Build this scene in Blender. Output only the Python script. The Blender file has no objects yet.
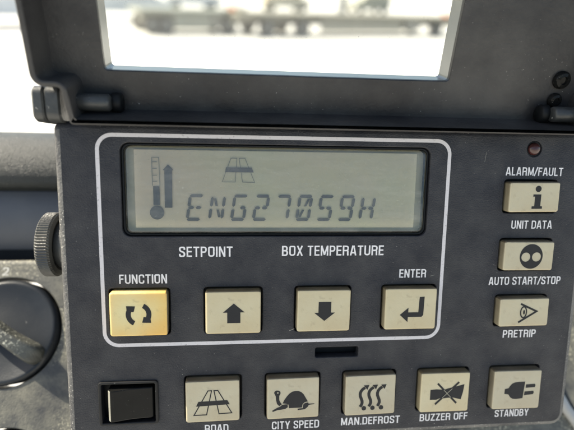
import bpy, math, random
from mathutils import Vector, Matrix
from mathutils.geometry import tessellate_polygon
R_ = math.radians
random.seed(7)
scene = bpy.context.scene
C = scene.collection

# ------------------------------------------------------------------ camera, sky, sun, exposure
TILT = R_(18.3)                       # the unit's face leans back by this much
cam_d = bpy.data.cameras.new('camera'); cam = bpy.data.objects.new('camera', cam_d); C.objects.link(cam)
cam.matrix_world = Matrix(((0.994806, -0.001937, -0.101775, -0.011173),
                           (-0.090283, 0.445051, -0.890942, -0.114575),
                           (0.047021, 0.895503, 0.442565, 0.065956),
                           (0, 0, 0, 1)))
cam_d.sensor_width = 36.0; cam_d.lens = 28.54
cam_d.clip_start = 0.005; cam_d.clip_end = 3000
cam_d.dof.use_dof = True; cam_d.dof.focus_distance = 0.134; cam_d.dof.aperture_fstop = 8.5
scene.camera = cam

SUN_EL, SUN_AZ = R_(44), R_(70)       # azimuth measured from straight ahead (+Y) towards the left
sun_dir = Vector((-math.cos(SUN_EL)*math.sin(SUN_AZ), math.cos(SUN_EL)*math.cos(SUN_AZ), math.sin(SUN_EL)))
world = bpy.data.worlds.new('World'); scene.world = world; world.use_nodes = True
wn = world.node_tree.nodes; wl = world.node_tree.links
sky = wn.new('ShaderNodeTexSky'); sky.sky_type = 'NISHITA'; sky.sun_disc = False
sky.sun_elevation = SUN_EL; sky.sun_rotation = -SUN_AZ
sky.dust_density = 2.0; sky.air_density = 1.0; sky.ozone_density = 1.0
wl.new(sky.outputs['Color'], wn['Background'].inputs['Color'])
wn['Background'].inputs['Strength'].default_value = 0.12
sd = bpy.data.lights.new('sun', 'SUN'); sd.energy = 5.0; sd.angle = R_(0.53); sd.color = (1.0, 0.95, 0.87)
so = bpy.data.objects.new('sun', sd); C.objects.link(so)
so.rotation_euler = (-sun_dir).to_track_quat('-Z', 'Y').to_euler(); so.location = (-2, 1, 3)
vs = scene.view_settings
vs.view_transform = 'Standard'; vs.look = 'None'; vs.gamma = 1.0; vs.use_curve_mapping = False
vs.exposure = 1.35
try:
    vs.use_white_balance = True; vs.white_balance_temperature = 7100; vs.white_balance_tint = 6
except Exception:
    pass

# ------------------------------------------------------------------ materials
def new_mat(name):
    m = bpy.data.materials.new(name); m.use_nodes = True
    nt = m.node_tree
    return m, nt.nodes, nt.links, nt.nodes['Principled BSDF']
def coords(N):
    return N.new('ShaderNodeTexCoord').outputs['Object']
def noise(N, L, vec, scale, detail=2.0, rough=0.5, stretch=None):
    if stretch:
        mp = N.new('ShaderNodeMapping'); mp.inputs['Scale'].default_value = stretch
        L.new(vec, mp.inputs['Vector']); vec = mp.outputs['Vector']
    t = N.new('ShaderNodeTexNoise'); L.new(vec, t.inputs['Vector'])
    t.inputs['Scale'].default_value = scale; t.inputs['Detail'].default_value = detail
    t.inputs['Roughness'].default_value = rough
    return t.outputs['Fac']
def ramp(N, L, fac, a, b, ca=(0, 0, 0, 1), cb=(1, 1, 1, 1)):
    r = N.new('ShaderNodeValToRGB'); e = r.color_ramp.elements
    e[0].position = a; e[1].position = b; e[0].color = ca; e[1].color = cb
    L.new(fac, r.inputs['Fac']); return r.outputs['Color']
def mix(N, L, fac, a, b):
    m = N.new('ShaderNodeMix'); m.data_type = 'RGBA'
    for s, v in ((m.inputs[0], fac), (m.inputs[6], a), (m.inputs[7], b)):
        if hasattr(v, 'links'): L.new(v, s)
        else: s.default_value = v
    return m.outputs[2]
def mul(N, L, a, b):
    m = N.new('ShaderNodeMath'); m.operation = 'MULTIPLY'
    for s, v in ((m.inputs[0], a), (m.inputs[1], b)):
        if hasattr(v, 'links'): L.new(v, s)
        else: s.default_value = v
    return m.outputs[0]
def bump(N, L, P, h, dist, strength=1.0):
    b = N.new('ShaderNodeBump'); b.inputs['Strength'].default_value = strength
    b.inputs['Distance'].default_value = dist; L.new(h, b.inputs['Height'])
    L.new(b.outputs['Normal'], P.inputs['Normal'])
def plastic(name, col, rough=0.5, grain=None, specks=0.0, film=0.0, dustcol=(0.42, 0.40, 0.36), speck_scale=900, spec=0.5, film_scale=60):
    """moulded plastic: colour drift, moulded grain, settled dust film and loose specks"""
    m, N, L, P = new_mat(name); v = coords(N)
    c4 = (*col, 1); dk = tuple(x*0.8 for x in col)
    base = mix(N, L, noise(N, L, v, 45, 4), (*dk, 1), (*[x*1.2 for x in col], 1))
    mask = None
    if film > 0:
        f = mul(N, L, ramp(N, L, noise(N, L, v, film_scale, 6, 0.65), 0.35, 0.75), film)
        base = mix(N, L, f, base, (*dustcol, 1))
    if specks > 0:
        s = ramp(N, L, noise(N, L, v, speck_scale, 2, 0.6), 0.74 - 0.16*specks, 0.80 - 0.10*specks)
        reg = ramp(N, L, noise(N, L, v, 42, 5, 0.7), 0.42, 0.66)
        base = mix(N, L, mul(N, L, mul(N, L, s, reg), 0.85), base, (*[x*1.35 for x in dustcol], 1))
    L.new(base, P.inputs['Base Color'])
    rr = N.new('ShaderNodeMapRange'); L.new(noise(N, L, v, 80, 4), rr.inputs['Value'])
    rr.inputs['To Min'].default_value = max(0, rough-0.18); rr.inputs['To Max'].default_value = min(1, rough+0.16)
    L.new(rr.outputs[0], P.inputs['Roughness'])
    P.inputs['Specular IOR Level'].default_value = spec
    if grain:
        sc, dist = grain
        bump(N, L, P, noise(N, L, v, sc, 3, 0.55), dist)
    return m
M = {}
M['face'] = plastic('grained_face_plastic', (0.0120, 0.0130, 0.0180), 0.55, (2300, 0.00020), 0.25, 0.06, speck_scale=1900, spec=0.30, film_scale=110)
M['shell'] = plastic('shell_plastic', (0.026, 0.027, 0.031), 0.5, (1300, 0.00025), 0.9, 0.32, speck_scale=1600, spec=0.35)
M['lid'] = plastic('lid_plastic', (0.0185, 0.0175, 0.0185), 0.42, (900, 0.00008), 0.22, 0.10, speck_scale=1300, spec=0.32, film_scale=35)
M['hinge'] = plastic('hinge_plastic', (0.015, 0.017, 0.018), 0.4, (900, 0.0001), 0.35, 0.10)
M['black'] = plastic('black_plastic', (0.006, 0.0065, 0.007), 0.5, spec=0.2)
M['switch'] = plastic('switch_frame_plastic', (0.007, 0.0072, 0.008), 0.45, None, 0.3, 0.03, spec=0.18)
M['edge_glint'] = plastic('painted_edge_glint', (0.20, 0.195, 0.165), 0.35, None, 0.3, 0.2)  # pale colour that paints the highlight along the rocker's edge
M['gloss'] = plastic('gloss_black_plastic', (0.005, 0.0052, 0.0052), 0.10, None, 0.3, 0.015, spec=0.10, speck_scale=2000)
M['pad'] = plastic('grained_dash_pad', (0.017, 0.020, 0.0195), 0.36, (2300, 0.0004), 0.30, 0.03, spec=0.28, film_scale=25)
M['trim'] = plastic('dash_trim', (0.058, 0.063, 0.076), 0.55, (2500, 0.00008), 0.0, 0.05)
M['fascia'] = plastic('dusty_fascia', (0.036, 0.036, 0.035), 0.55, (1600, 0.00015), 1.25, 0.30, dustcol=(0.44, 0.41, 0.30), speck_scale=1100, film_scale=120)
M['knob'] = plastic('knob_plastic', (0.011, 0.0135, 0.017), 0.42, (2500, 0.00005), 0.12, 0.03, spec=0.3)
M['grip'] = plastic('dusty_grip_plastic', (0.016, 0.018, 0.017), 0.5, (1500, 0.0002), 1.1, 0.25, dustcol=(0.38, 0.37, 0.30), speck_scale=900)
M['knurl'] = plastic('knurled_plastic', (0.026, 0.025, 0.021), 0.4, (2000, 0.0001), 0.4, 0.16)
M['groove'] = plastic('groove_plastic', (0.012, 0.013, 0.014), 0.6)
M['moulding'] = plastic('pale_moulding', (0.33, 0.33, 0.32), 0.5, None, 0.4, 0.3)

def ink(name, col, wear=0.0, under=(0.03, 0.031, 0.035)):
    m, N, L, P = new_mat(name); v = coords(N)
    if wear:
        f = ramp(N, L, noise(N, L, v, 1500, 4, 0.7), 0.62-wear*0.2, 0.75)
        L.new(mix(N, L, mul(N, L, f, 0.75), (*col, 1), (*under, 1)), P.inputs['Base Color'])
    else:
        L.new(mix(N, L, noise(N, L, v, 300, 3), (*[x*0.85 for x in col], 1), (*[x*1.1 for x in col], 1)), P.inputs['Base Color'])
    P.inputs['Roughness'].default_value = 0.65; P.inputs['Specular IOR Level'].default_value = 0.2
    return m
M['line'] = ink('frame_line_ink', (0.51, 0.485, 0.49), 0.2)
M['text'] = ink('lettering_ink', (0.62, 0.60, 0.60), 0.15)
M['symbol'] = ink('symbol_ink', (0.019, 0.019, 0.020))
M['faint'] = ink('faint_ink', (0.45, 0.44, 0.40), 0.5)
M['chip'] = ink('chip_ink', (0.26, 0.25, 0.22))
M['crossline'] = ink('pale_cross_ink', (0.30, 0.28, 0.22))

def button_mat(name, col, edge, pale_mid=None):
    """aged cream keycap: yellowing in drifts, grime at random"""
    m, N, L, P = new_mat(name); v = coords(N)
    a = mix(N, L, ramp(N, L, noise(N, L, v, 70, 4), 0.3, 0.7), (*col, 1), (*edge, 1))
    inf = N.new('ShaderNodeObjectInfo'); hs = N.new('ShaderNodeHueSaturation')
    mr = N.new('ShaderNodeMapRange'); L.new(inf.outputs['Random'], mr.inputs['Value']); mr.inputs['To Min'].default_value = 0.86; mr.inputs['To Max'].default_value = 1.08
    L.new(mr.outputs[0], hs.inputs['Value']); L.new(mr.outputs[0], hs.inputs['Saturation']); L.new(a, hs.inputs['Color']); a = hs.outputs['Color']
    if pale_mid:
        ln = N.new('ShaderNodeVectorMath'); ln.operation = 'LENGTH'; of = N.new('ShaderNodeVectorMath'); of.operation = 'ADD'; of.inputs[1].default_value = (0.0026, -0.0012, -0.0022)
        L.new(v, of.inputs[0]); L.new(of.outputs[0], ln.inputs[0])
        ad = N.new('ShaderNodeMath'); ad.operation = 'MULTIPLY_ADD'; L.new(noise(N, L, v, 160, 3), ad.inputs[0]); ad.inputs[1].default_value = 0.006; L.new(ln.outputs['Value'], ad.inputs[2])
        a = mix(N, L, ramp(N, L, mul(N, L, ad.outputs[0], 60.0), 0.30, 0.85), (*pale_mid, 1), a)  # key colour turns paler around a point up and left of centre
    g = mul(N, L, ramp(N, L, noise(N, L, v, 420, 5, 0.7), 0.58, 0.76), 0.42)
    L.new(mix(N, L, g, a, (0.16, 0.13, 0.085, 1)), P.inputs['Base Color'])
    P.inputs['Roughness'].default_value = 0.42
    P.inputs['Subsurface Weight'].default_value = 0.25
    P.inputs['Subsurface Radius'].default_value = (0.002, 0.0016, 0.0009)
    P.inputs['Subsurface Scale'].default_value = 1.0
    bump(N, L, P, noise(N, L, v, 900, 2), 0.00006)
    return m
M['cream'] = button_mat('cream_keycap', (0.43, 0.385, 0.265), (0.385, 0.32, 0.20))
M['amber'] = button_mat('amber_keycap', (0.58, 0.42, 0.15), (0.57, 0.34, 0.10), pale_mid=(0.57, 0.485, 0.25))
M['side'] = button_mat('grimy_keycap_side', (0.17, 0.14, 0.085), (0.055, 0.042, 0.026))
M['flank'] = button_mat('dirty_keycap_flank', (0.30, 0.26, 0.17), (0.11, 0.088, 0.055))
M['grime'] = ink('key_grime', (0.030, 0.024, 0.016))

def lcd_mat():
    m, N, L, P = new_mat('lcd_glass'); v = coords(N)
    a = mix(N, L, ramp(N, L, noise(N, L, v, 22, 3, 0.5), 0.35, 0.65), (0.66, 0.60, 0.40, 1), (0.71, 0.57, 0.41, 1))  # green to beige drift put into the colour for reflections on the display
    L.new(a, P.inputs['Base Color']); P.inputs['Roughness'].default_value = 0.55
    return m
M['lcd'] = lcd_mat()
M['lcd_edge'] = ink('lcd_edge_plastic', (0.44, 0.40, 0.29))
M['seg'] = ink('lcd_segment', (0.125, 0.118, 0.118))
M['segline'] = ink('lcd_thin_segment', (0.27, 0.265, 0.23))

def clear_mat(name, tint, gloss_rough, ior=1.49, base=0.0):
    m = bpy.data.materials.new(name); m.use_nodes = True; N = m.node_tree.nodes; L = m.node_tree.links
    for n in list(N): N.remove(n)
    out = N.new('ShaderNodeOutputMaterial'); t = N.new('ShaderNodeBsdfTransparent'); g = N.new('ShaderNodeBsdfGlossy')
    t.inputs['Color'].default_value = (*tint, 1); g.inputs['Roughness'].default_value = gloss_rough
    f = N.new('ShaderNodeFresnel'); f.inputs['IOR'].default_value = ior
    mx = N.new('ShaderNodeMixShader'); fac = f.outputs[0]
    if base:
        ad = N.new('ShaderNodeMath'); ad.operation = 'ADD'; ad.inputs[1].default_value = base; L.new(fac, ad.inputs[0]); fac = ad.outputs[0]
    L.new(fac, mx.inputs[0]); L.new(t.outputs[0], mx.inputs[1]); L.new(g.outputs[0], mx.inputs[2]); L.new(mx.outputs[0], out.inputs['Surface'])
    return m
M['clear'] = clear_mat('clear_display_window', (0.97, 0.97, 0.95), 0.08)
M['pane'] = clear_mat('clear_lid_pane', (0.95, 0.965, 0.96), 0.02)
def smear(m, amount, scale):
    """thin uneven film of dust and wiped streaks on a clear sheet"""
    N = m.node_tree.nodes; L = m.node_tree.links; out = [n for n in N if n.type == 'OUTPUT_MATERIAL'][0]
    src = out.inputs['Surface'].links[0].from_socket; d = N.new('ShaderNodeBsdfDiffuse'); d.inputs['Color'].default_value = (0.62, 0.60, 0.55, 1)
    v = coords(N); a = ramp(N, L, noise(N, L, v, scale, 6, 0.7, stretch=(1.0, 3.5, 1.0)), 0.42, 0.80)
    s_ = ramp(N, L, noise(N, L, v, 2200, 2, 0.6), 0.69, 0.74)
    f = N.new('ShaderNodeMath'); f.operation = 'MAXIMUM'; L.new(mul(N, L, a, amount), f.inputs[0]); L.new(mul(N, L, s_, 0.35), f.inputs[1])
    mx = N.new('ShaderNodeMixShader'); L.new(f.outputs[0], mx.inputs[0]); L.new(src, mx.inputs[1]); L.new(d.outputs[0], mx.inputs[2]); L.new(mx.outputs[0], out.inputs['Surface'])
smear(M['clear'], 0.13, 55)
smear(M['pane'], 0.05, 30)
def reveal_mat():
    m, N, L, P = new_mat('clear_plastic_edge'); v = coords(N)
    L.new(mix(N, L, noise(N, L, v, 60, 3), (0.20, 0.21, 0.20, 1), (0.30, 0.29, 0.25, 1)), P.inputs['Base Color'])
    P.inputs['Roughness'].default_value = 0.22; P.inputs['Specular IOR Level'].default_value = 0.8
    return m
M['reveal'] = reveal_mat()
def led_mat():
    m, N, L, P = new_mat('dark_red_lens'); v = coords(N)
    L.new(mix(N, L, noise(N, L, v, 200, 2), (0.030, 0.010, 0.010, 1), (0.055, 0.02, 0.019, 1)), P.inputs['Base Color'])
    P.inputs['Roughness'].default_value = 0.18; return m
M['led'] = led_mat()

# outdoor materials; vehicle paints lightened, the yard's haze put into their colour
def ground_mat():
    m, N, L, P = new_mat('pale_yard_concrete'); v = coords(N)
    a = mix(N, L, ramp(N, L, noise(N, L, v, 0.35, 6, 0.6), 0.3, 0.7), (0.50, 0.48, 0.44, 1), (0.62, 0.60, 0.56, 1))
    L.new(a, P.inputs['Base Color']); P.inputs['Roughness'].default_value = 0.9; return m
M['ground'] = ground_mat()
def paint(name, col, rough=0.4):
    m, N, L, P = new_mat(name); v = coords(N)
    L.new(mix(N, L, noise(N, L, v, 1.5, 5, 0.6), (*[x*0.8 for x in col], 1), (*[x*1.08 for x in col], 1)), P.inputs['Base Color'])
    P.inputs['Roughness'].default_value = rough; return m
M['vwhite'] = paint('white_vehicle_paint', (0.74, 0.74, 0.72), 0.3)
M['vgrey'] = paint('grey_chassis_paint', (0.28, 0.265, 0.225), 0.6)
M['vgreen'] = paint('grey_green_paint', (0.32, 0.315, 0.255), 0.5)
M['vbrown'] = paint('grey_brown_paint', (0.31, 0.285, 0.225), 0.6)
M['vtan'] = paint('tan_paint', (0.60, 0.54, 0.42), 0.6)
M['tyre'] = paint('tyre_rubber', (0.11, 0.105, 0.09), 0.85)
M['steel'] = paint('wheel_steel', (0.20, 0.20, 0.19), 0.5)
M['orange'] = paint('orange_lens', (0.85, 0.16, 0.03), 0.3)
M['lampglass'] = paint('headlamp_glass', (0.75, 0.70, 0.52), 0.15)
M['vglass'] = paint('dark_vehicle_glass', (0.03, 0.04, 0.045), 0.08)

# ------------------------------------------------------------------ geometry helpers (millimetres in, metres out)
MM = 0.001
def link_mesh(name, verts, faces, mat, parent=None, smooth=False, scale=MM, xf=None):
    if xf: verts = [xf(*v) for v in verts]
    me = bpy.data.meshes.new(name); me.from_pydata([(a*scale, b*scale, c*scale) for a, b, c in verts], [], faces)
    me.validate(); me.update(); me.materials.append(mat)
    if smooth:
        for p in me.polygons: p.use_smooth = True
    o = bpy.data.objects.new(name, me); C.objects.link(o)
    if parent is not None: o.parent = parent
    return o
def empty(name, loc=(0, 0, 0), rot=(0, 0, 0)):
    o = bpy.data.objects.new(name, None); o.location = loc; o.rotation_euler = rot; o.empty_display_size = 0.02
    C.objects.link(o); return o
def tag(o, label, cat, group=None):
    o['label'] = label; o['category'] = cat
    if group: o['group'] = group
    return o
def area(p): return 0.5*sum(p[i][0]*p[(i+1) % len(p)][1]-p[(i+1) % len(p)][0]*p[i][1] for i in range(len(p)))
def ccw(p): return p if area(p) > 0 else p[::-1]
def rect(x0, x1, y0, y1, r=0.0, n=5): return round_poly([(x0, y0), (x1, y0), (x1, y1), (x0, y1)], r, n)
def round_poly(pts, r, n=5):
    pts = ccw(list(pts)); k = len(pts)
    rs = list(r) if isinstance(r, (list, tuple)) else [r]*k
    out = []
    for i in range(k):
        a, b, c = Vector(pts[i-1]), Vector(pts[i]), Vector(pts[(i+1) % k]); rad = rs[i]
        if rad <= 1e-6: out.append((b.x, b.y)); continue
        u = (a-b).normalized(); w = (c-b).normalized(); ang = u.angle(w)
        t = min(rad/math.tan(ang/2), (a-b).length*0.49, (c-b).length*0.49); rr = t*math.tan(ang/2)
        cen = b + (u+w).normalized()*(rr/math.sin(ang/2))
        p0 = b+u*t-cen; p1 = b+w*t-cen
        a0 = math.atan2(p0.y, p0.x); a1 = math.atan2(p1.y, p1.x); d = (a1-a0+math.pi) % (2*math.pi)-math.pi
        for j in range(n+1):
            q = a0+d*j/n; out.append((cen.x+rr*math.cos(q), cen.y+rr*math.sin(q)))
    return out
def inset(p, d):
    """move every side of the outline to its left by d"""
    k = len(p); out = []
    for i in range(k):
        a, b, c = Vector(p[i-1]), Vector(p[i]), Vector(p[(i+1) % k])
        e1 = b-a; e2 = c-b
        if e1.length < 1e-9: e1 = e2
        if e2.length < 1e-9: e2 = e1
        n1 = Vector((-e1.y, e1.x)).normalized(); n2 = Vector((-e2.y, e2.x)).normalized()
        m = n1+n2
        m = n1 if m.length < 1e-6 else m/(max(0.25, 1+n1.dot(n2)))
        out.append((b.x+m.x*d, b.y+m.y*d))
    return out
def circle(cx, cy, r, n=32, ry=None): return [(cx+r*math.cos(2*math.pi*i/n), cy+(ry or r)*math.sin(2*math.pi*i/n)) for i in range(n)]
def tess(polys):
    flat = [Vector((x, y, 0)) for p in polys for x, y in p]
    tris = tessellate_polygon([[Vector((x, y, 0)) for x, y in p] for p in polys]); out = []
    for t in tris:
        a, b, c = [flat[i] for i in t]
        ar = (b-a).cross(c-a).z
        if abs(ar) < 1e-9: continue
        out.append(tuple(t) if ar > 0 else tuple(t[::-1]))
    return out
class MB:
    def __init__(s): s.v = []; s.f = []
    def add(s, v, f): o = len(s.v); s.v += v; s.f += [tuple(i+o for i in q) for q in f]; return s
    def plate(s, outer, z0, z1, holes=(), bev=0.0, steps=3, back=True, hole_bev=None):
        """flat plate with openings, edges rounded towards the front"""
        loops = [ccw(outer)]+[ccw(h)[::-1] for h in holes]
        top = []
        for li, lp in enumerate(loops):
            b = bev if (li == 0 or hole_bev is None) else hole_bev
            rings = [(lp, z0)]
            if b > 0:
                for j in range(steps+1):
                    a = math.pi/2*j/steps
                    rings.append((inset(lp, b*(1-math.cos(a))), z1-b+b*math.sin(a)))
            else: rings.append((lp, z1))
            k = len(lp); base = len(s.v)
            for p, z in rings: s.v += [(x, y, z) for x, y in p]
            for r in range(len(rings)-1):
                for i in range(k):
                    j = (i+1) % k; a = base+r*k
                    s.f.append((a+i, a+j, a+k+j, a+k+i))
            top.append(([(x, y) for x, y in rings[-1][0]], base+(len(rings)-1)*k, base))
        for which in (0, 1):
            if which and not back: break
            idx = [(t[2] if which else t[1])+i for t in top for i in range(len(t[0]))]
            polys = [t[0] for t in top] if not which else loops
            for t in tess(polys):
                q = tuple(idx[i] for i in t); s.f.append(q[::-1] if which else q)
        return s
    def flat(s, polys, z):
        idx0 = len(s.v); s.v += [(x, y, z) for p in polys for x, y in p]
        s.f += [tuple(i+idx0 for i in t) for t in tess(polys)]; return s
    def strip(s, pts, w, z, closed=False):
        """a stroke of even width along a polyline"""
        k = len(pts); L = []; Rr = []
        for i in range(k):
            if closed: a, b, c = Vector(pts[i-1]), Vector(pts[i]), Vector(pts[(i+1) % k])
            else: b = Vector(pts[i]); a = Vector(pts[i-1]) if i else None; c = Vector(pts[i+1]) if i < k-1 else None
            d1 = (b-a).normalized() if a is not None else None; d2 = (c-b).normalized() if c is not None else None
            if d1 is None: d1 = d2
            if d2 is None: d2 = d1
            n1 = Vector((-d1.y, d1.x)); n2 = Vector((-d2.y, d2.x)); m = (n1+n2)/(max(0.3, 1+n1.dot(n2)))*w/2
            L.append(b+m); Rr.append(b-m)
        o = len(s.v); s.v += [(p.x, p.y, z) for p in L]+[(p.x, p.y, z) for p in Rr]
        for i in range(k if closed else k-1):
            j = (i+1) % k; s.f.append((o+k+i, o+k+j, o+j, o+i))
        return s
    def box(s, x0, x1, y0, y1, z0, z1):
        v = [(x, y, z) for z in (z0, z1) for y in (y0, y1) for x in (x0, x1)]
        return s.add(v, [(0, 2, 3, 1), (4, 5, 7, 6), (0, 1, 5, 4), (2, 6, 7, 3), (0, 4, 6, 2), (1, 3, 7, 5)])
    def lathe(s, prof, n=40, axis='z', cen=(0, 0, 0)):
        """prof: (radius, along); closed with caps"""
        o = len(s.v); k = len(prof)
        for r, h in prof:
            for i in range(n):
                a = 2*math.pi*i/n; p = r*math.cos(a), r*math.sin(a)
                q = {'z': (p[0], p[1], h), 'x': (h, p[0], p[1]), 'y': (p[1], h, p[0])}[axis]
                s.v.append(tuple(q[j]+cen[j] for j in range(3)))
        for r in range(k-1):
            for i in range(n):
                j = (i+1) % n; s.f.append((o+r*n+i, o+r*n+j, o+(r+1)*n+j, o+(r+1)*n+i))
        s.f.append(tuple(o+i for i in range(n))[::-1]); s.f.append(tuple(o+(k-1)*n+i for i in range(n)))
        return s
    def build(s, name, mat, parent=None, smooth=False, scale=MM, xf=None, angle=None):
        ob = link_mesh(name, s.v, s.f, mat, parent, smooth, scale, xf)
        if smooth and angle:
            try: ob.data.set_sharp_from_angle(angle=R_(angle))
            except Exception: pass
        return ob
def rp(pts, rad, n=5):
    """open polyline with its corners rounded"""
    out = [pts[0]]
    for i in range(1, len(pts)-1):
        a, b, c = Vector(pts[i-1]), Vector(pts[i]), Vector(pts[i+1]); u = (a-b); w = (c-b)
        t = min(rad, u.length*0.48, w.length*0.48); p0 = b+u.normalized()*t; p1 = b+w.normalized()*t
        for j in range(n+1):
            q = j/n; p = p0*(1-q)**2+b*2*q*(1-q)+p1*q*q; out.append((p.x, p.y))
    return out+[pts[-1]]
def glyph(ch, t):
    """narrow grotesque capital: width and strokes (centre lines)"""
    h = t/2; T = 1-h; B = h; m = 0.52; c = 0.26
    W = dict(A=.60, B=.55, C=.55, D=.56, E=.47, F=.45, G=.57, H=.56, I=t, K=.57, L=.44, M=.70, N=.57, O=.57, P=.53, R=.57, S=.54, T=.52, U=.56, X=.57, Y=.58, Z=.52).get(ch, .5)
    l, r = h, W-h; st = [(l, 0), (l, 1)]
    S = {'A': [[(h*.9, 0), (W/2-h*.55, 1)], [(W-h*.9, 0), (W/2+h*.55, 1)], [(W*.24, .27), (W*.76, .27)]],
         'B': [st, rp([(l, T), (r-.03, T), (r-.03, m), (l, m)], c), rp([(l, m), (r, m), (r, B), (l, B)], c)],
         'C': [rp([(r, .66), (r, T), (l, T), (l, B), (r, B), (r, .34)], c)],
         'D': [st, rp([(l, T), (r, T), (r, B), (l, B)], c)],
         'E': [st, [(l, T), (W, T)], [(l, m), (W*.94, m)], [(l, B), (W, B)]], 'F': [st, [(l, T), (W, T)], [(l, m), (W*.93, m)]],
         'G': [rp([(r, .68), (r, T), (l, T), (l, B), (r-.02, B), (r-.02, .3)], c), [(W*.52, .44), (W, .44)], [(r, .5), (r, 0)]],
         'H': [st, [(r, 0), (r, 1)], [(l, m), (r, m)]], 'I': [st],
         'K': [st, [(l, .36), (W-h*1.1, 1)], [(W*.36, .52), (W-h, 0)]], 'L': [st, [(l, B), (W, B)]],
         'M': [st, [(r, 0), (r, 1)], [(h*1.1, 1), (W/2, .08)], [(W-h*1.1, 1), (W/2, .08)]],
         'N': [st, [(r, 0), (r, 1)], [(h*1.15, 1), (W-h*1.15, 0)]],
         'O': [rp([(W/2, T), (l, T), (l, B), (r, B), (r, T), (W/2, T)], c)],
         'P': [st, rp([(l, T), (r, T), (r, .46), (l, .46)], c)],
         'R': [st, rp([(l, T), (r, T), (r, .5), (l, .5)], c), rp([(W*.5, .5), (r-.02, .5), (r-.02, .1), (r+.01, 0)], .16)],
         'S': [rp([(r, .70), (r, T), (l, T), (l, .58), (r, .43), (r, B), (l, B), (l, .30)], .22)],
         'T': [[(0, T), (W, T)], [(W/2, 0), (W/2, 1-t*.6)]], 'U': [rp([(l, 1), (l, B), (r, B), (r, 1)], c)],
         'X': [[(h, 0), (W-h, 1)], [(W-h, 0), (h, 1)]], 'Y': [[(h*.9, 1), (W/2, .42)], [(W-h*.9, 1), (W/2, .42)], [(W/2, 0), (W/2, .48)]],
         'Z': [[(0, T), (W, T)], [(0, B), (W, B)], [(h*1.3, B), (W-h*1.3, T)]],
         '/': [[(-.02, -.04), (.34, 1.04)]], '.': [[(0, t/2), (t, t/2)]], ' ': [],
         '2': [rp([(l, .7), (l, T), (r, T), (r, .5), (l+.02, .12), (l, B)], .24), [(0, B), (W, B)]]}[ch]
    if ch == '/': W = .32
    if ch == '.': W = t
    if ch == ' ': W = .20
    return W, S
def lettering(name, text, x0, x1, base, cap, z, mat, parent, t=0.142, xf=None):
    items = []; x = 0.0
    for ch in text:
        W, S = glyph(ch, t)
        items += [[(px+x, py) for px, py in s_] for s_ in S]; x += W+0.115
    tot = x-0.115; kx = (x1-x0)/tot; m = MB()
    for i, s_ in enumerate(items):
        m.strip([(px, py) for px, py in s_], t*random.uniform(.96, 1.04), z+0.012*(i % 3))
    m.v = [(x0+a*kx, base+b*cap, c_) for a, b, c_ in m.v]
    return m.build(name, mat, parent, xf=xf)

# ------------------------------------------------------------------ outdoors: the yard
ground = link_mesh('ground', [(-900, -40, 0), (900, -40, 0), (900, 1800, 0), (-900, 1800, 0)], [(0, 1, 2, 3)], M['ground'], scale=1.0)
GZ = -1.97
ground.location = (0, 0, GZ); ground['kind'] = 'structure'

# ------------------------------------------------------------------ the dashboard
ROT = (math.pi/2-TILT, 0, 0)
dash = empty('dashboard', (0, 0, 0), ROT)
tag(dash, 'dusty dark grey vehicle dashboard behind the control unit', 'dashboard')
def sweep(name, prof, x0, x1, mat, n=1, smooth=True):
    """profile (y, z) carried along x"""
    v = []; f = []; k = len(prof)
    for i in range(n+1):
        x = x0+(x1-x0)*i/n; v += [(x, y, z) for y, z in prof]
    for i in range(n):
        for j in range(k-1): a = i*k+j; f.append((a, a+1, a+k+1, a+k))
    return link_mesh(name, v, f, mat, dash, smooth)
def arc(cy, cz, r, a0, a1, n): return [(cy+r*math.sin(R_(a0+(a1-a0)*i/n)), cz+r*math.cos(R_(a0+(a1-a0)*i/n))) for i in range(n+1)]
pad_prof = [(-38, -205), (0, -125), (15, -96)] + arc(15.2, -66, 17.2, 80, -12, 14) + [(10.9, -52.5), (9.6, -54.5), (9.2, -70)]
sweep('top_pad', pad_prof, -330, 330, M['pad'])
sweep('trim_panel', [(10.5, -66), (9.9, -55.0), (9.2, -54.0), (-13.0, -53.6), (-13.6, -54.2), (-13.8, -66)], -330, 330, M['trim'])
sweep('gap_shade_strip', [(-12, -60), (-22, -60)], -330, 330, M['groove'])  # dark strip behind the gap; the gap's shade is put into its colour
PSI = R_(24); FP = (0, -18.5, -46.0)
def fxf(x, s, d): return (x, FP[1]+s*math.cos(PSI)+d*math.sin(PSI), FP[2]-s*math.sin(PSI)+d*math.cos(PSI))
KN = [(-95.6, -23.3), (-91.0, -75.0)]; KR = 18.6
fb = MB(); fb.plate(rect(-330, 330, -140, 3.2, 0.5), -14, 0, [circle(kx, ks, KR+0.9, 72) for kx, ks in KN], bev=2.0, steps=5, hole_bev=0.45)
fb.build('fascia', M['fascia'], dash, xf=fxf)
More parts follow.
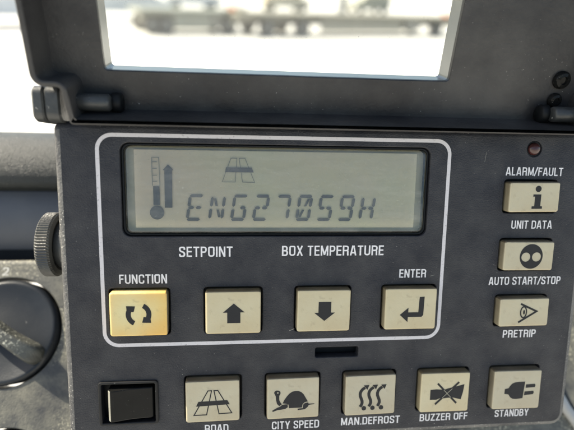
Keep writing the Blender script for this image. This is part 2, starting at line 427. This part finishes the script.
def knob(kx, ks, ang):
    """dial with a raised rim and shallow dish, a tall waisted grip bar standing across it"""
    ca, sa = math.cos(R_(ang)), math.sin(R_(ang)); NR, NT = 26, 96
    def h(x, y):
        w = -x*sa+y*ca; r = math.hypot(x, y)/KR
        dish = 1.6-3.4*(1-r**2)
        if w > 0: dish += 5.5*(1-r*r)*max(0, 1-w/KR)
        e = max(0, (r-0.92)/0.08)
        return dish-1.6*e*e
    v = [(kx, ks, h(0, 0))]; f = []
    for i in range(1, NR+1):
        r = KR*(i/NR)**0.85
        for j in range(NT):
            a = 2*math.pi*j/NT; x, y = r*math.cos(a), r*math.sin(a); v.append((kx+x, ks+y, h(x, y)))
    for j in range(NT): f.append((0, 1+j, 1+(j+1) % NT))
    for i in range(NR-1):
        for j in range(NT):
            a = 1+i*NT; b = a+NT; k = (j+1) % NT; f.append((a+j, b+j, b+k, a+k))
    b0 = 1+(NR-1)*NT; o = len(v)
    v += [(v[b0+j][0], v[b0+j][1], -12) for j in range(NT)]
    for j in range(NT): k = (j+1) % NT; f.append((b0+j, o+j, o+k, b0+k))
    d = link_mesh('rotary_knob', v, f, M['knob'], dash, True, xf=fxf)
    v = []; f = []; NU, NW = 40, 20
    for i in range(NU+1):
        q = -1+2*i/NU; u = q*(KR-1.0); half = (2.9+1.9*q*q)*math.sqrt(max(0.02, 1-abs(q)**10)); top = 9.0-3.8*q*q-3.0*abs(q)**12
        for j in range(NW+1):
            t = -1+2*j/NW; w = half*(abs(t)**0.55)*(1 if t > 0 else -1)*(1+0.35*max(0, abs(t)-0.7)); z = top-(top+4)*abs(t)**5-0.4*t*t
            v.append((kx+u*ca-w*sa, ks+u*sa+w*ca, z))
    for i in range(NU):
        for j in range(NW): a = i*(NW+1)+j; f.append((a, a+NW+1, a+NW+2, a+1))
    link_mesh('grip_bar', v, f, M['grip'], d, True, xf=fxf)
    return d
knob(*KN[0], -34); knob(*KN[1], -34)
lettering('numeral', '2', -99.4, -97.2, -2.9, 3.0, 0.03, M['faint'], dash, xf=fxf)
# curved pale moulding low on the right of the fascia
mb = MB(); pts = []
for i in range(13):
    a = R_(205-i*7); pts.append((139+24*math.cos(a)*1.0, -82+30*math.sin(a)))
path = [(108.5, -42), (110.5, -49), (113.7, -56.5), (118.0, -63.5), (123.5, -70), (129.5, -76)]
for r, m_, nm in ((2.0, 'moulding', 'curved_moulding'),):
    v = []; f = []; n = 10
    for i, (x, s) in enumerate(path):
        t = Vector(path[min(i+1, len(path)-1)])-Vector(path[max(i-1, 0)]); t.normalize(); nn = Vector((-t.y, t.x))
        for j in range(n):
            a = 2*math.pi*j/n; v.append((x+nn.x*r*math.cos(a), s+nn.y*r*math.cos(a), 0.8+r*math.sin(a)))
    for i in range(len(path)-1):
        for j in range(n): k = (j+1) % n; f.append((i*n+j, i*n+k, (i+1)*n+k, (i+1)*n+j))
    link_mesh(nm, v, f, M[m_], dash, True, xf=fxf)
sm = MB(); sm.strip([(x+2.9, s+1.6) for x, s in path], 1.0, 0.06); sm.build('seam', M['groove'], dash, xf=fxf)

# ------------------------------------------------------------------ the control unit
unit = empty('control_unit', (0, 0, 0), ROT)
tag(unit, 'dark grey refrigeration control unit with display, cream buttons and raised lid', 'control unit')
X0, X1, Y0, Y1 = -61.4, 95.6, -62.2, 33.6
ROW1 = [(-39.9, -20.1), (-13.2, -20.1), (13.4, -20.1), (39.9, -20.1)]
ROW2 = [(-19.2, -47.4), (4.8, -47.4), (28.7, -47.4), (52.6, -47.4), (76.4, -47.4)]
COL = [(76.4, 14.0), (76.4, -4.0), (76.4, -21.9)]
keys = [(x, y, 16.0, 12.9) for x, y in ROW1]+[(x, y, 15.9, 13.2) for x, y in ROW2]+[(x, y, 16.1, 9.1) for x, y in COL]
outer = round_poly([(X0, Y0), (X1, Y0), (X1, Y1), (X0, Y1)], [3.0, 4.6, 2.5, 2.5], 7)
BV = 1.9
face_out = inset(outer, BV)
holes = [rect(x-w/2-0.55, x+w/2+0.55, y-h/2-0.55, y+h/2+0.55, 0.9, 3) for x, y, w, h in keys]
holes += [rect(-44.1, 44.3, 1.9, 28.1, 2.4, 6), rect(11.5, 24.9, -35.7, -32.5, 0.5, 2), rect(-51.7, -36.0, -54.2, -41.7, 0.6, 2), circle(76.4, 28.3, 2.35, 28)]
pl = MB(); pl.plate(face_out, -3.0, 0.0, holes, bev=0.0, hole_bev=0.28, back=False)
pl.build('front_panel', M['face'], unit)
# rear shell with the rounded outer edge
sh = MB(); rings = [(inset(outer, 3.0), -23.0), (inset(outer, 0.6), -21.5), (outer, -20)]
for j in range(5):
    a = math.pi/2*j/4; rings.append((inset(outer, BV*(1-math.cos(a))), -BV+BV*math.sin(a)-0.004))
k = len(outer)
for p, z in rings: sh.v += [(x, y, z) for x, y in p]
for r in range(len(rings)-1):
    for i in range(k): j = (i+1) % k; sh.f.append((r*k+i, r*k+j, (r+1)*k+j, (r+1)*k+i))
for t in tess([rings[0][0]]): sh.f.append(t[::-1])
so_ = sh.build('rear_shell', M['shell'], unit, smooth=True, angle=40); so_.data.materials.append(M['face'])
for p in so_.data.polygons:
    if p.center.y > 0.0312 and p.center.z > -0.003: p.material_index = 1
bd = MB(); bd.flat([inset(outer, 2.5)], -3.6); bd.build('inner_board', M['black'], unit)
br = MB(); br.box(0, 24, -16, 4, -53, -22.6); br.build('mounting_bracket', M['black'], unit)

# printed frame line
fl = MB(); fl.strip(rect(-50, 50, -30.1, 30.1, 4.0, 8), 1.05, 0.03, closed=True); fl.build('frame_line', M['line'], unit)
# lettering
for t, a, b, y, h in (('SETPOINT', -28.6, -13.4, -4.0, 3.0), ('BOX TEMPERATURE', 0.9, 31.4, -3.9, 3.0), ('FUNCTION', -45.4, -32.1, -11.7, 2.7),
                      ('ENTER', 36.6, 45.0, -10.9, 2.6), ('ALARM/FAULT', 67.9, 86.2, 20.3, 2.5), ('UNIT DATA', 71.1, 84.3, 4.1, 2.5),
                      ('AUTO START/STOP', 65.3, 89.0, -13.6, 2.5), ('PRETRIP', 71.4, 82.4, -30.9, 2.5), ('STANDBY', 71.0, 82.6, -57.9, 2.4),
                      ('BUZZER OFF', 45.8, 61.7, -58.2, 2.4), ('MAN.DEFROST', 20.3, 39.2, -58.4, 2.5), ('CITY SPEED', -1.4, 13.3, -58.7, 2.6), ('ROAD', -21.8, -14.7, -58.9, 2.7)):
    lettering('lettering', t, a, b, y, h, 0.03, M['text'], unit)

# display: gasket, liquid crystal glass with its segments, clear window
g = MB(); g.plate(rect(-44.0, 44.2, 2.0, 28.0, 2.3, 6), -3.4, -0.9, [rect(-43.2, 43.4, 2.7, 27.3, 1.8, 5)], bev=0.3, back=False); g.build('display_gasket', M['black'], unit)
le = MB(); le.flat([rect(-43.2, 43.4, 2.8, 27.3, 1.2, 4)], -3.3); disp = le.build('display', M['lcd_edge'], unit)
lg = MB(); lg.plate(rect(-41.0, 41.2, 4.0, 26.4, 0.3, 2), -3.25, -2.5, bev=0.25, back=False); lg.build('lcd_glass', M['lcd'], disp)
ZL = -2.0
SEG = {}
def seg_char(chars, x, y, w=4.3, h=7.7, t=0.86, sl=0.145):
    """fourteen-segment figure, slanted"""
    g_ = 0.28; mb_ = MB(); H2 = h/2
    def P(px, py): return (x+px+py*sl, y+py)
    def hbar(xa, xb, yy): mb_.flat([[P(xa+g_, yy), P(xa+g_+t/2, yy-t/2), P(xb-g_-t/2, yy-t/2), P(xb-g_, yy), P(xb-g_-t/2, yy+t/2), P(xa+g_+t/2, yy+t/2)]], ZL)
    def vbar(xx, ya, yb): mb_.flat([[P(xx, ya+g_), P(xx+t/2, ya+g_+t/2), P(xx+t/2, yb-g_-t/2), P(xx, yb-g_), P(xx-t/2, yb-g_-t/2), P(xx-t/2, ya+g_+t/2)]], ZL)
    def diag(xa, ya, xb, yb):
        q = 0.34; mb_.flat([ccw([P(xa-q, ya), P(xa+q, ya), P(xb+q, yb), P(xb-q, yb)])], ZL)
    e = t/2
    for c_ in chars:
        if c_ == 'a': hbar(0, w, h-e)
        if c_ == 'd': hbar(0, w, e)
        if c_ == 'g': hbar(0, w/2+0.1, H2)
        if c_ == 'h': hbar(w/2-0.1, w, H2)
        if c_ == 'f': vbar(e, H2, h-e)
        if c_ == 'e': vbar(e, e, H2)
        if c_ == 'b': vbar(w-e, H2, h-e)
        if c_ == 'c': vbar(w-e, e, H2)
        if c_ == 'i': diag(e+0.75, h-1.1, w/2-0.2, H2+0.5)
        if c_ == 'l': diag(w/2+0.2, H2-0.5, w-e-0.75, 1.1)
        if c_ == 'j': diag(w-e-0.75, h-1.1, w/2+0.2, H2+0.5)
        if c_ == 'k': diag(w/2-0.2, H2-0.5, e+0.75, 1.1)
    return mb_
for i, ch in enumerate(('adefgh', 'efbcil', 'acdefh', 'abdegh', 'abc', 'abcdefjk', 'acdfgh', 'abcdfgh', 'efbcgh')):
    seg_char(ch, -26.9+6.33*i, 6.1).build('character', M['seg'], disp)
# thermometer, level arrow and road symbols on the glass
th = MB(); th.flat([circle(-34.8, 8.5, 2.0, 24)], ZL); th.flat([rect(-35.75, -33.95, 10.7, 16.0)], ZL)
th.build('thermometer_symbol', M['seg'], disp)
tl = MB(); tl.strip([(-35.9, 16.2), (-35.95, 24.1), (-34.0, 24.1), (-33.85, 16.2)], 0.2, ZL)
for yy in (22.9, 21.0, 19.1, 17.4): tl.flat([rect(-35.8, -34.6, yy-0.11, yy+0.11)], ZL)
tl.build('thermometer_outline', M['segline'], disp)
ar = MB(); ar.flat([[(-32.6, 9.9), (-30.5, 9.9), (-30.45, 20.6), (-30.0, 20.6), (-31.5, 22.2), (-33.0, 20.6), (-32.55, 20.6)]], ZL); ar.build('level_arrow', M['seg'], disp)
rd = MB()
for q in ([(-13.9, 24.2), (-12.2, 24.2), (-12.7, 17.4), (-16.4, 17.4)], [(-11.6, 24.2), (-9.9, 24.2), (-7.1, 17.3), (-10.6, 17.4)]):
    rd.strip(q, 0.17, ZL, closed=True)
rd.build('road_symbol', M['segline'], disp)
rb = MB(); rb.flat([[(-15.6, 20.2), (-7.4, 20.2), (-8.0, 21.6), (-15.3, 21.6)]], ZL+0.03); rb.build('road_bar', M['seg'], disp)
cv = MB(); cv.plate(rect(-43.1, 43.3, 2.8, 27.2, 1.7, 5), -1.2, -0.2, bev=0.8, steps=4); cv.build('display_window', M['clear'], unit)

# push buttons -------------------------------------------------------------
def arc_band(cx, cy, r0, r1, a0, a1, n=16):
    p = [(cx+r1*math.cos(R_(a0+(a1-a0)*i/n)), cy+r1*math.sin(R_(a0+(a1-a0)*i/n))) for i in range(n+1)]
    return ccw(p+[(cx+r0*math.cos(R_(a1+(a0-a1)*i/n)), cy+r0*math.sin(R_(a1+(a0-a1)*i/n))) for i in range(n+1)])
def sym_function(m, z):
    for s in (1, -1):
        m.flat([ccw([(s*x, s*y) for x, y in arc_band(0, 0, 2.15, 3.55, 158, 243)])], z)
        m.flat([ccw([(s*x, s*y) for x, y in [(-3.4, 2.55), (-0.9, 2.45), (-1.35, 0.75), (-2.0, 0.82), (-3.28, 1.32)]])], z)
def sym_up(m, z): m.flat([ccw([(0.15, 2.75), (-3.0, 0.05), (-1.75, 0.05), (-1.75, -3.15), (2.05, -3.15), (2.05, 0.05), (3.3, 0.05)])], z)
def sym_down(m, z): m.flat([ccw([(0.2, -3.15), (-2.9, -0.6), (-1.65, -0.6), (-1.65, 2.7), (2.15, 2.7), (2.15, -0.6), (3.35, -0.6)])], z)
def sym_enter(m, z): m.flat([ccw([(-3.3, -1.8), (-0.7, 0.4), (-0.7, -1.05), (2.4, -1.05), (2.6, 3.7), (4.15, 3.8), (4.0, -1.9), (3.5, -2.5), (-0.75, -2.5), (-0.8, -4.1)])], z)
def sym_road(m, z):
    m.strip([(-1.35, 3.4), (-0.3, 3.4), (-1.85, -4.2), (-5.55, -4.2)], 0.3, z, True)
    m.strip([(0.4, 3.4), (1.55, 3.4), (5.6, -3.95), (1.8, -4.05)], 0.3, z, True)
    m.flat([ccw([(-4.2, 0.05), (4.3, 0.2), (5.0, -1.15), (-4.9, -1.4)])], z+0.02)
def sym_tortoise(m, z):
    m.flat([ccw([(-3.2, -1.5), (-2.6, -0.3), (-1.9, 0.7), (-1.2, 1.5), (-0.3, 2.1), (0.6, 2.3), (1.6, 2.25), (2.5, 1.85), (3.2, 1.1), (3.7, 0.2), (4.5, -1.25), (3.5, -1.5), (2.9, -2.1), (2.7, -3.15), (-1.25, -3.15), (-1.4, -2.0), (-2.2, -1.65)])], z)
    m.flat([ccw([(-5.8, 2.0), (-5.55, 2.5), (-5.0, 2.75), (-4.3, 2.65), (-3.85, 2.2), (-3.85, 1.6), (-4.2, 1.0), (-4.2, -0.4), (-3.75, -1.3), (-3.4, -1.75), (-4.2, -2.35), (-4.9, -1.6), (-5.2, -0.2), (-5.3, 0.9)]), circle(-4.65, 1.95, 0.26, 10)[::-1]], z)
    m.flat([ccw([(-1.65, -1.85), (-1.6, -2.8), (-2.3, -3.3), (-3.5, -3.5), (-4.7, -3.6), (-6.2, -4.1), (-6.3, -3.65), (-4.7, -2.75), (-4.0, -2.55), (-3.3, -1.95), (-2.4, -1.85)])], z)
    m.flat([ccw([(4.6, -1.6), (4.75, -2.0), (6.5, -2.0), (6.5, -2.25), (4.8, -2.4), (4.5, -3.0), (3.6, -3.75), (1.4, -3.95), (1.4, -3.45), (2.95, -3.35), (3.1, -2.2), (3.6, -1.75)])], z)
def sym_defrost(m, z):
    base = [(-3.15, -3.75), (-2.75, -3.1), (-2.55, -2.5), (-2.6, -1.8), (-2.9, -1.0), (-3.2, -0.2), (-3.25, 0.6), (-3.0, 1.35), (-2.5, 2.0), (-1.75, 2.5)]
    for k_ in range(3):
        dx = 2.72*k_
        m.strip([(x+dx, y) for x, y in base], 0.95, z)
        m.flat([ccw([(-2.2+dx, 3.25), (-0.45+dx, 3.3), (-1.05+dx, 1.75)])], z+0.02)
        m.flat([ccw([(-2.35+dx, -3.6), (-2.7+dx, -4.25), (-2.45+dx, -4.85), (-1.9+dx, -5.0), (-1.35+dx, -4.8), (-1.2+dx, -4.25), (-1.4+dx, -3.75), (-1.9+dx, -3.5)])], z)
def sym_buzzer(m, z):
    m.flat([ccw([(-4.75, 0.95), (-2.7, 1.1), (-0.3, 0.9), (0.9, 1.3), (2.4, 1.6), (6.2, 2.55), (5.9, 0.0), (5.3, -2.5), (2.4, -1.75), (0.6, -1.9), (-0.3, -2.0), (-1.5, -1.9), (-2.7, -2.4), (-4.75, -2.35)])], z)
    for a, b in (((-2.5, 3.0), (3.9, -3.7)), ((4.4, 3.3), (-3.0, -3.9))): m.strip([a, b], 0.62, z+(0.02 if a[0] < 0 else 0.035))
def sym_plug(m, z):
    m.flat([ccw([(-4.1, 0.35), (-2.9, 0.6), (-2.5, 1.3), (-1.8, 2.1), (-0.9, 2.5), (0.2, 2.65), (2.5, 2.7), (2.1, -2.9), (-0.1, -3.15), (-1.2, -3.05), (-2.0, -2.6), (-2.8, -1.5), (-4.15, -1.3)])], z)
    m.flat([ccw([(2.85, 1.75), (5.8, 1.85), (6.1, 1.4), (5.9, 0.75), (2.8, 0.55)])], z); m.flat([ccw([(2.6, -0.65), (5.5, -0.5), (5.75, -1.0), (5.5, -1.65), (2.45, -1.95)])], z)
def sym_info(m, z):
    m.flat([circle(1.0, 2.5, 0.95, 20)], z)
    m.flat([ccw([(-0.5, 0.85), (2.05, 0.85), (2.0, -2.7), (2.6, -2.75), (2.6, -3.5), (-0.75, -3.5), (-0.75, -2.75), (0.05, -2.7), (0.1, 0.2), (-0.5, 0.15)])], z)
def sym_auto(m, z): m.flat([circle(0.75, -0.1, 3.7, 40, 3.85), circle(-0.98, -0.3, 1.42, 20)[::-1], circle(2.45, -0.25, 1.42, 20)[::-1]], z)
def sym_eye(m, z):
    m.strip([(-1.3, 2.75), (4.0, 0.25), (-1.75, -3.2)], 0.62, z)
    m.strip(circle(-0.25, 0.05, 0.95, 24, 1.75), 0.42, z+0.02, True); m.flat([circle(-0.1, 0.05, 0.32, 14, 0.75)], z+0.03)
SYM = [sym_function, sym_up, sym_down, sym_enter, sym_road, sym_tortoise, sym_defrost, sym_buzzer, sym_plug, sym_info, sym_auto, sym_eye]
LBL = ['amber key with two circling arrows', 'cream key with an upward arrow', 'cream key with a downward arrow', 'cream key with a bent return arrow',
       'cream key with a road symbol', 'cream key with a tortoise', 'cream key with three wavy arrows', 'cream key with a crossed-out horn', 'cream key with a plug',
       'low cream key with a letter i', 'low cream key with a dark disc and two dots', 'low cream key with an eye symbol']
FZ = 2.2
for i, (x, y, w, h) in enumerate(keys):
    b = MB(); b.plate(rect(-w/2, w/2, -h/2, h/2, 0.75, 4), -3.4, FZ, bev=0.5, steps=4, back=False)
    o = b.build('push_button', M['amber'] if i == 0 else M['cream'], unit)
    dx, dy, dz = random.uniform(-.08, .08), random.uniform(-.08, .08), random.uniform(-.15, .1)
    o.location = ((x+dx)*MM, (y+dy)*MM, dz*MM); o.rotation_euler = (R_(random.uniform(-.5, .5)), R_(random.uniform(-.6, .6)), R_(random.uniform(-.5, .5)))
    o['label'] = LBL[i]
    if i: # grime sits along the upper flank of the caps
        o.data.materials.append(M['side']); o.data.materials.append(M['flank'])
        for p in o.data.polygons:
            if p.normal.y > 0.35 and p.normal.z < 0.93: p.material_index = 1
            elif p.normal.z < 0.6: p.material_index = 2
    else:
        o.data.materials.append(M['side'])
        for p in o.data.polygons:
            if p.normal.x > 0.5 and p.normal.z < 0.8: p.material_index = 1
    s = MB(); SYM[i](s, FZ+0.03); s.build('symbol', M['symbol'], o)
    if i == 7:
        c2 = MB(); c2.strip([(-0.4, 0.8), (2.0, -1.75)], 0.16, FZ+0.09); c2.build('cross_line', M['crossline'], o)  # pale printed lines where the cross passes over the horn
        c3 = MB(); c3.strip([(2.3, 1.25), (-0.9, -1.85)], 0.16, FZ+0.11); c3.build('cross_line', M['crossline'], o)

# rocker switch ------------------------------------------------------------
rf = MB(); rf.plate(rect(-52.4, -35.3, -54.8, -41.1, 0.9, 4), -0.2, 0.7, [rect(-51.5, -36.2, -54.0, -41.9, 0.3, 2)], bev=0.3, back=False)
sw = rf.build('rocker_switch', M['switch'], unit); sw['label'] = 'black rocker switch in a recessed frame'
rk = MB(); prof = [(-49.6, -3.2), (-49.5, 1.1), (-48.7, 2.1), (-47.6, 2.0), (-44.5, 1.15), (-42.5, 0.75), (-40, 0.5), (-37.4, 0.35), (-36.8, 0.0), (-36.8, -3.2)]
for yy in (-52.9, -43.2): rk.v += [(px, yy, pz) for px, pz in prof]
n = len(prof)
for i in range(n-1): rk.f.append((i, i+1, n+i+1, n+i)[::-1] if False else (n+i, n+i+1, i+1, i))
rk.f.append(tuple(range(n))); rk.f.append(tuple(range(n, 2*n))[::-1])
ro = rk.build('rocker', M['gloss'], sw); ro.data.materials.append(M['edge_glint'])
for p in ro.data.polygons:
    if p.center.x < -0.0486 and p.center.z > 0.0013 and abs(p.normal.y) < 0.5: p.material_index = 1  # left chamfer takes the painted highlight colour
bm_ = ro.modifiers.new('bevel', 'BEVEL'); bm_.width = 0.0003; bm_.segments = 2; bm_.limit_method = 'ANGLE'
# alarm lamp
ld = MB(); ld.lathe([(1.85, -3), (1.85, -0.3)]+[(1.85*math.cos(R_(a)), -0.3+1.35*math.sin(R_(a))) for a in range(15, 90, 15)]+[(0.05, 1.05)], 28, 'z', (76.4, 28.3, 0)); ld.build('alarm_lamp', M['led'], unit, True)
lr = MB(); lr.plate(circle(76.4, 28.3, 2.3, 28), -3, -0.35, [circle(76.4, 28.3, 1.9, 28)], bev=0.1, back=False); lr.build('lamp_collar', M['black'], unit)
# small paint chips and scratches
for p in ([(3.4, -27.0), (4.9, -26.35), (5.0, -26.2), (3.5, -26.75)], [(46.4, -10.55), (47.7, -10.2), (47.7, -10.12), (46.4, -10.45)], [(60.95, 24.2), (61.03, 24.2), (61.36, 27.2), (61.3, 27.2)]):
    c_ = MB(); c_.flat([ccw(p)], 0.03); c_.build('scratch', M['chip'], unit)
# knurled mounting screw on the left flank
kn = MB(); teeth = 72; pr = [(9.0, -73.4), (9.6, -72.9), (9.6, -69.3), (9.0, -68.8)]
o0 = 0; nn_ = teeth*2
for r, h in [(7.6, -69.6), (9.0, -69.3), (9.5, -68.8), (9.5, -65.8), (9.0, -65.3), (7.8, -64.9), (7.0, -65.1)]:
    for i in range(nn_):
        rr = r+(0.16 if i % 2 else -0.12)*(1 if r > 9.2 else 0); a = 2*math.pi*i/nn_
        kn.v.append((h, -2.6+rr*math.cos(a), -12+rr*math.sin(a)))
for q in range(6):
    for i in range(nn_): j = (i+1) % nn_; kn.f.append((q*nn_+i, q*nn_+j, (q+1)*nn_+j, (q+1)*nn_+i))
kn.f.append(tuple(range(nn_))[::-1]); kn.f.append(tuple(6*nn_+i for i in range(nn_)))
ko = kn.build('mounting_screw', M['knurl'], unit)
hb = MB(); hb.lathe([(6.9, -65.2), (7.4, -63.6), (8.4, -62.4), (8.4, -61.8), (7.4, -60.6)], 48, 'x', (0, -2.6, -12)); hb.build('screw_collar', M['hinge'], ko, True)

# the raised lid -------------------------------------------------------------
PHI = R_(18.3); LP = (0, 34.0, -6.0)
def lxf(x, s, d): return (x, LP[1]+s*math.cos(PHI)-d*math.sin(PHI), LP[2]+s*math.sin(PHI)+d*math.cos(PHI))
LX0, LX1, LT = -62.3, 96.6, 97.0
lo = round_poly([(LX0, LT), (LX0, 11.4), (-55.6, 11.4), (-54.6, 2.0), (88.9, 2.0), (89.9, 11.4), (LX1, 11.4), (LX1, LT)][::-1],
                [4, 3.2, 1.2, 1.0, 1.0, 1.2, 3.2, 4], 6)
win = rect(-47.7, 49.1, 14.0, 70.0, 1.0, 4)
WALL = 1.5
lb = MB(); lb.plate(lo, -1.6, 0.0, [win], bev=0.0, hole_bev=0.3)
lid = lb.build('lid', M['lid'], unit, xf=lxf); lid['label'] = 'raised dark lid with a clear window'
li = inset(ccw(lo), WALL)
lw = MB(); lw.plate(lo, 0.0, 12.0, [li], bev=0.55, steps=4); lw.build('lid_rim', M['lid'], lid, xf=lxf)
wo = rect(-49.0, 50.4, 12.7, 71.3, 1.8, 4)
wr = MB(); wr.plate(wo, -8.2, -1.65, [rect(-47.72, 49.12, 13.98, 70.02, 1.0, 4)], bev=0.0); wr.build('window_surround', M['reveal'], lid, xf=lxf)
wp = MB(); wp.plate(rect(-49.0, 50.4, 12.7, 71.3, 1.8, 4), -10.2, -8.25, bev=0.4); wp.build('window_pane', M['pane'], lid, xf=lxf)
for s_ in (-1, 1):
    mx = (lambda x: x) if s_ < 0 else (lambda x: 34.3-x)
    xs = sorted((mx(-55.0), mx(-45.4)))
    hb = MB(); hb.lathe([(1.8, xs[0]), (2.25, xs[0]+0.4), (2.25, xs[1]-0.6), (1.6, xs[1])], 24, 'x', (0, 6.5, 5.6)); hb.build('hinge_barrel', M['hinge'], lid, True, xf=lxf, angle=50)
    xs = sorted((mx(-46.2), mx(-43.2)))
    hb = MB(); hb.lathe([(2.2, xs[0]), (2.7, xs[0]+0.5), (2.7, xs[1]-0.5), (2.2, xs[1])], 24, 'x', (0, 5.9, 2.6)); hb.build('recess_shade_stub', M['black'], lid, True, xf=lxf, angle=50)  # black stub stands in for the shaded recess at the barrel's end
    lx = sorted((mx(-64.6), mx(-57.6))); mid = mx(-61.6)
    for a, b in ((lx[0], mid-0.08), (mid+0.08, lx[1])):
        lg_ = MB()
        prof = round_poly([(33.0, -13.0), (33.0, 3.6), (42.2, 4.4), (42.4, -9.0)], [0.6, 2.2, 2.6, 2.6], 6)
        prof = ccw(prof); v = []; k = len(prof); rr = [(a, 0.5), (a+0.5, 0.0), (b-0.5, 0.0), (b, 0.5)]
        for xx, ii in rr:
            v += [(xx, py, pz) for py, pz in (inset(prof, ii) if ii else prof)]
        f = [(r*k+i, r*k+(i+1) % k, (r+1)*k+(i+1) % k, (r+1)*k+i) for r in range(3) for i in range(k)]
        f += [tuple(range(k))[::-1], tuple(3*k+i for i in range(k))]
        lg_.add(v, f).build('hinge_lug', M['hinge'], unit, True, angle=40)
for px, py, r in ((83.4, 15.5, 2.6), (83.0, 9.6, 2.1)):
    sc_ = MB(); sc_.lathe([(r, 0), (r, 0.8), (r*0.8, 1.5), (r*0.45, 1.7), (r*0.4, 1.1), (0.05, 1.1)], 24, 'z', (px, py, 0)); sc_.build('lid_screw', M['gloss'], lid, True, xf=lxf, angle=40)

# ------------------------------------------------------------------ vehicles standing in the yard (metres)
def vbox(name, x0, x1, y0, y1, z0, z1, mat, parent, bev=0.05):
    m = MB(); m.plate(rect(x0, x1, z0, z1, bev, 3), y0, y1, bev=min(bev, 0.04)); v = [(x, y, z) for x, z, y in m.v]
    return link_mesh(name, v, [q[::-1] for q in m.f], mat, parent, scale=1.0)
def wheel(parent, x, y, r=0.5, w=0.3):
    t = MB(); t.lathe([(r*0.6, -w/2), (r*0.95, -w/2), (r, -w/2+0.05), (r, w/2-0.05), (r*0.95, w/2), (r*0.6, w/2)], 24, 'y', (x, y, r)); o = t.build('wheel', M['tyre'], parent, scale=1.0)
    h = MB(); h.lathe([(r*0.42, -w/2-0.02), (r*0.36, -w/2+0.02), (r*0.2, -w/2-0.03), (0.02, -w/2-0.04)], 20, 'y', (x, y, r)); h.build('rim', M['steel'], o, scale=1.0)
def ball(name, x, y, z, r, mat, parent):
    b = MB(); b.lathe([(r*math.cos(R_(a)) if abs(a) < 90 else 0.005, r*math.sin(R_(a))) for a in range(-90, 91, 18)], 16, 'y', (x, y, z)); return b.build(name, mat, parent, True, scale=1.0)
def flatbed(loc, rz, length, paint_, label):
    t = empty('flatbed_trailer', (loc[0], loc[1], GZ), (0, 0, R_(rz))); tag(t, label, 'trailer')
    h = length/2
    vbox('deck', -h, h, -1.25, 1.25, 0.86, 1.02, M[paint_], t); vbox('chassis', -h+0.2, h-0.2, -0.5, 0.5, 0.5, 0.85, M['vgrey'], t)
    vbox('side_guard', -h*0.42, h*0.28, -1.2, -1.12, 0.24, 0.80, M[paint_], t); vbox('toolbox', h*0.32, h*0.46, -1.2, -0.6, 0.3, 0.84, M['vgrey'], t)
    for k_ in (-0.80, -0.55, 0.64):
        for yy in (-1.05, 1.05): wheel(t, h*k_, yy, 0.4, 0.34)
    vbox('headboard', h-0.10, h, -1.2, 1.2, 1.03, 1.22, M['vgrey'], t)
    ball('round_lamp', h*0.74, -1.28, 0.62, 0.14, M['lampglass'], t); ball('marker_lamp', h*0.70, -1.20, 1.14, 0.12, M['orange'], t)
    return t
def van(loc, rz, label, col='vwhite', L_=5.2):
    t = empty('parked_van', (loc[0], loc[1], GZ), (0, 0, R_(rz))); tag(t, label, 'van')
    h = L_/2
    pr_ = round_poly([(-h, 0.45), (h, 0.45), (h, 1.05), (h-0.9, 1.3), (h-1.75, 2.35), (-h, 2.4)], [0.1, 0.15, 0.2, 0.2, 0.25, 0.2], 4)
    m = MB(); m.plate(pr_, -0.95, 0.95, bev=0.08); link_mesh('body', [(x, y, z) for x, z, y in m.v], [q[::-1] for q in m.f], M[col], t, scale=1.0)
    vbox('side_window', h-1.95, h-1.15, -0.985, -0.955, 1.4, 2.0, M['vglass'], t); vbox('bumper', h-0.05, h+0.1, -0.9, 0.9, 0.4, 0.65, M['vgrey'], t)
    for xx in (-h+0.9, h-0.9):
        for yy in (-0.86, 0.86): wheel(t, xx, yy, 0.35, 0.24)
    for yy in (-0.7, 0.7): ball('headlight', h-0.02, yy, 0.85, 0.13, M['lampglass'], t)
    ball('marker_lamp', -h+0.15, -0.97, 1.25, 0.12, M['orange'], t)
    return t
flatbed((-2.5, 23.6), 24, 5.0, 'vgreen', 'short grey green flatbed trailer seen through the lid window, left of the long one')
flatbed((6.4, 26.6), 25, 15.5, 'vbrown', 'long grey brown flatbed trailer with orange marker lamp seen through the lid window')
van((-6.9, 30.3), 20, 'white van seen in the upper left corner of the lid window')
van((-10.8, 23.4), 30, 'pale van seen left of the raised lid', 'vwhite')
van((4.5, 52.0), 18, 'cream van far behind the middle of the long flatbed trailer', 'vtan')
van((-4.5, 47.0), 22, 'white van far behind the short flatbed trailer')
van((15.0, 58.0), 205, 'grey green van far behind the end of the long flatbed trailer', 'vgreen')
pole = empty('yard_pole', (9.6, 47.0, GZ)); tag(pole, 'slim grey pole rising behind the long flatbed trailer', 'pole')
pm = MB(); pm.lathe([(0.55, 0), (0.5, 0.4), (0.42, 0.5), (0.30, 7.0)], 16, 'z'); pm.build('shaft', M['steel'], pole, True, scale=1.0)
pm = MB(); pm.lathe([(0.36, 6.98), (0.36, 7.15), (0.1, 7.3)], 16, 'z'); pm.build('cap', M['vgrey'], pole, True, scale=1.0)
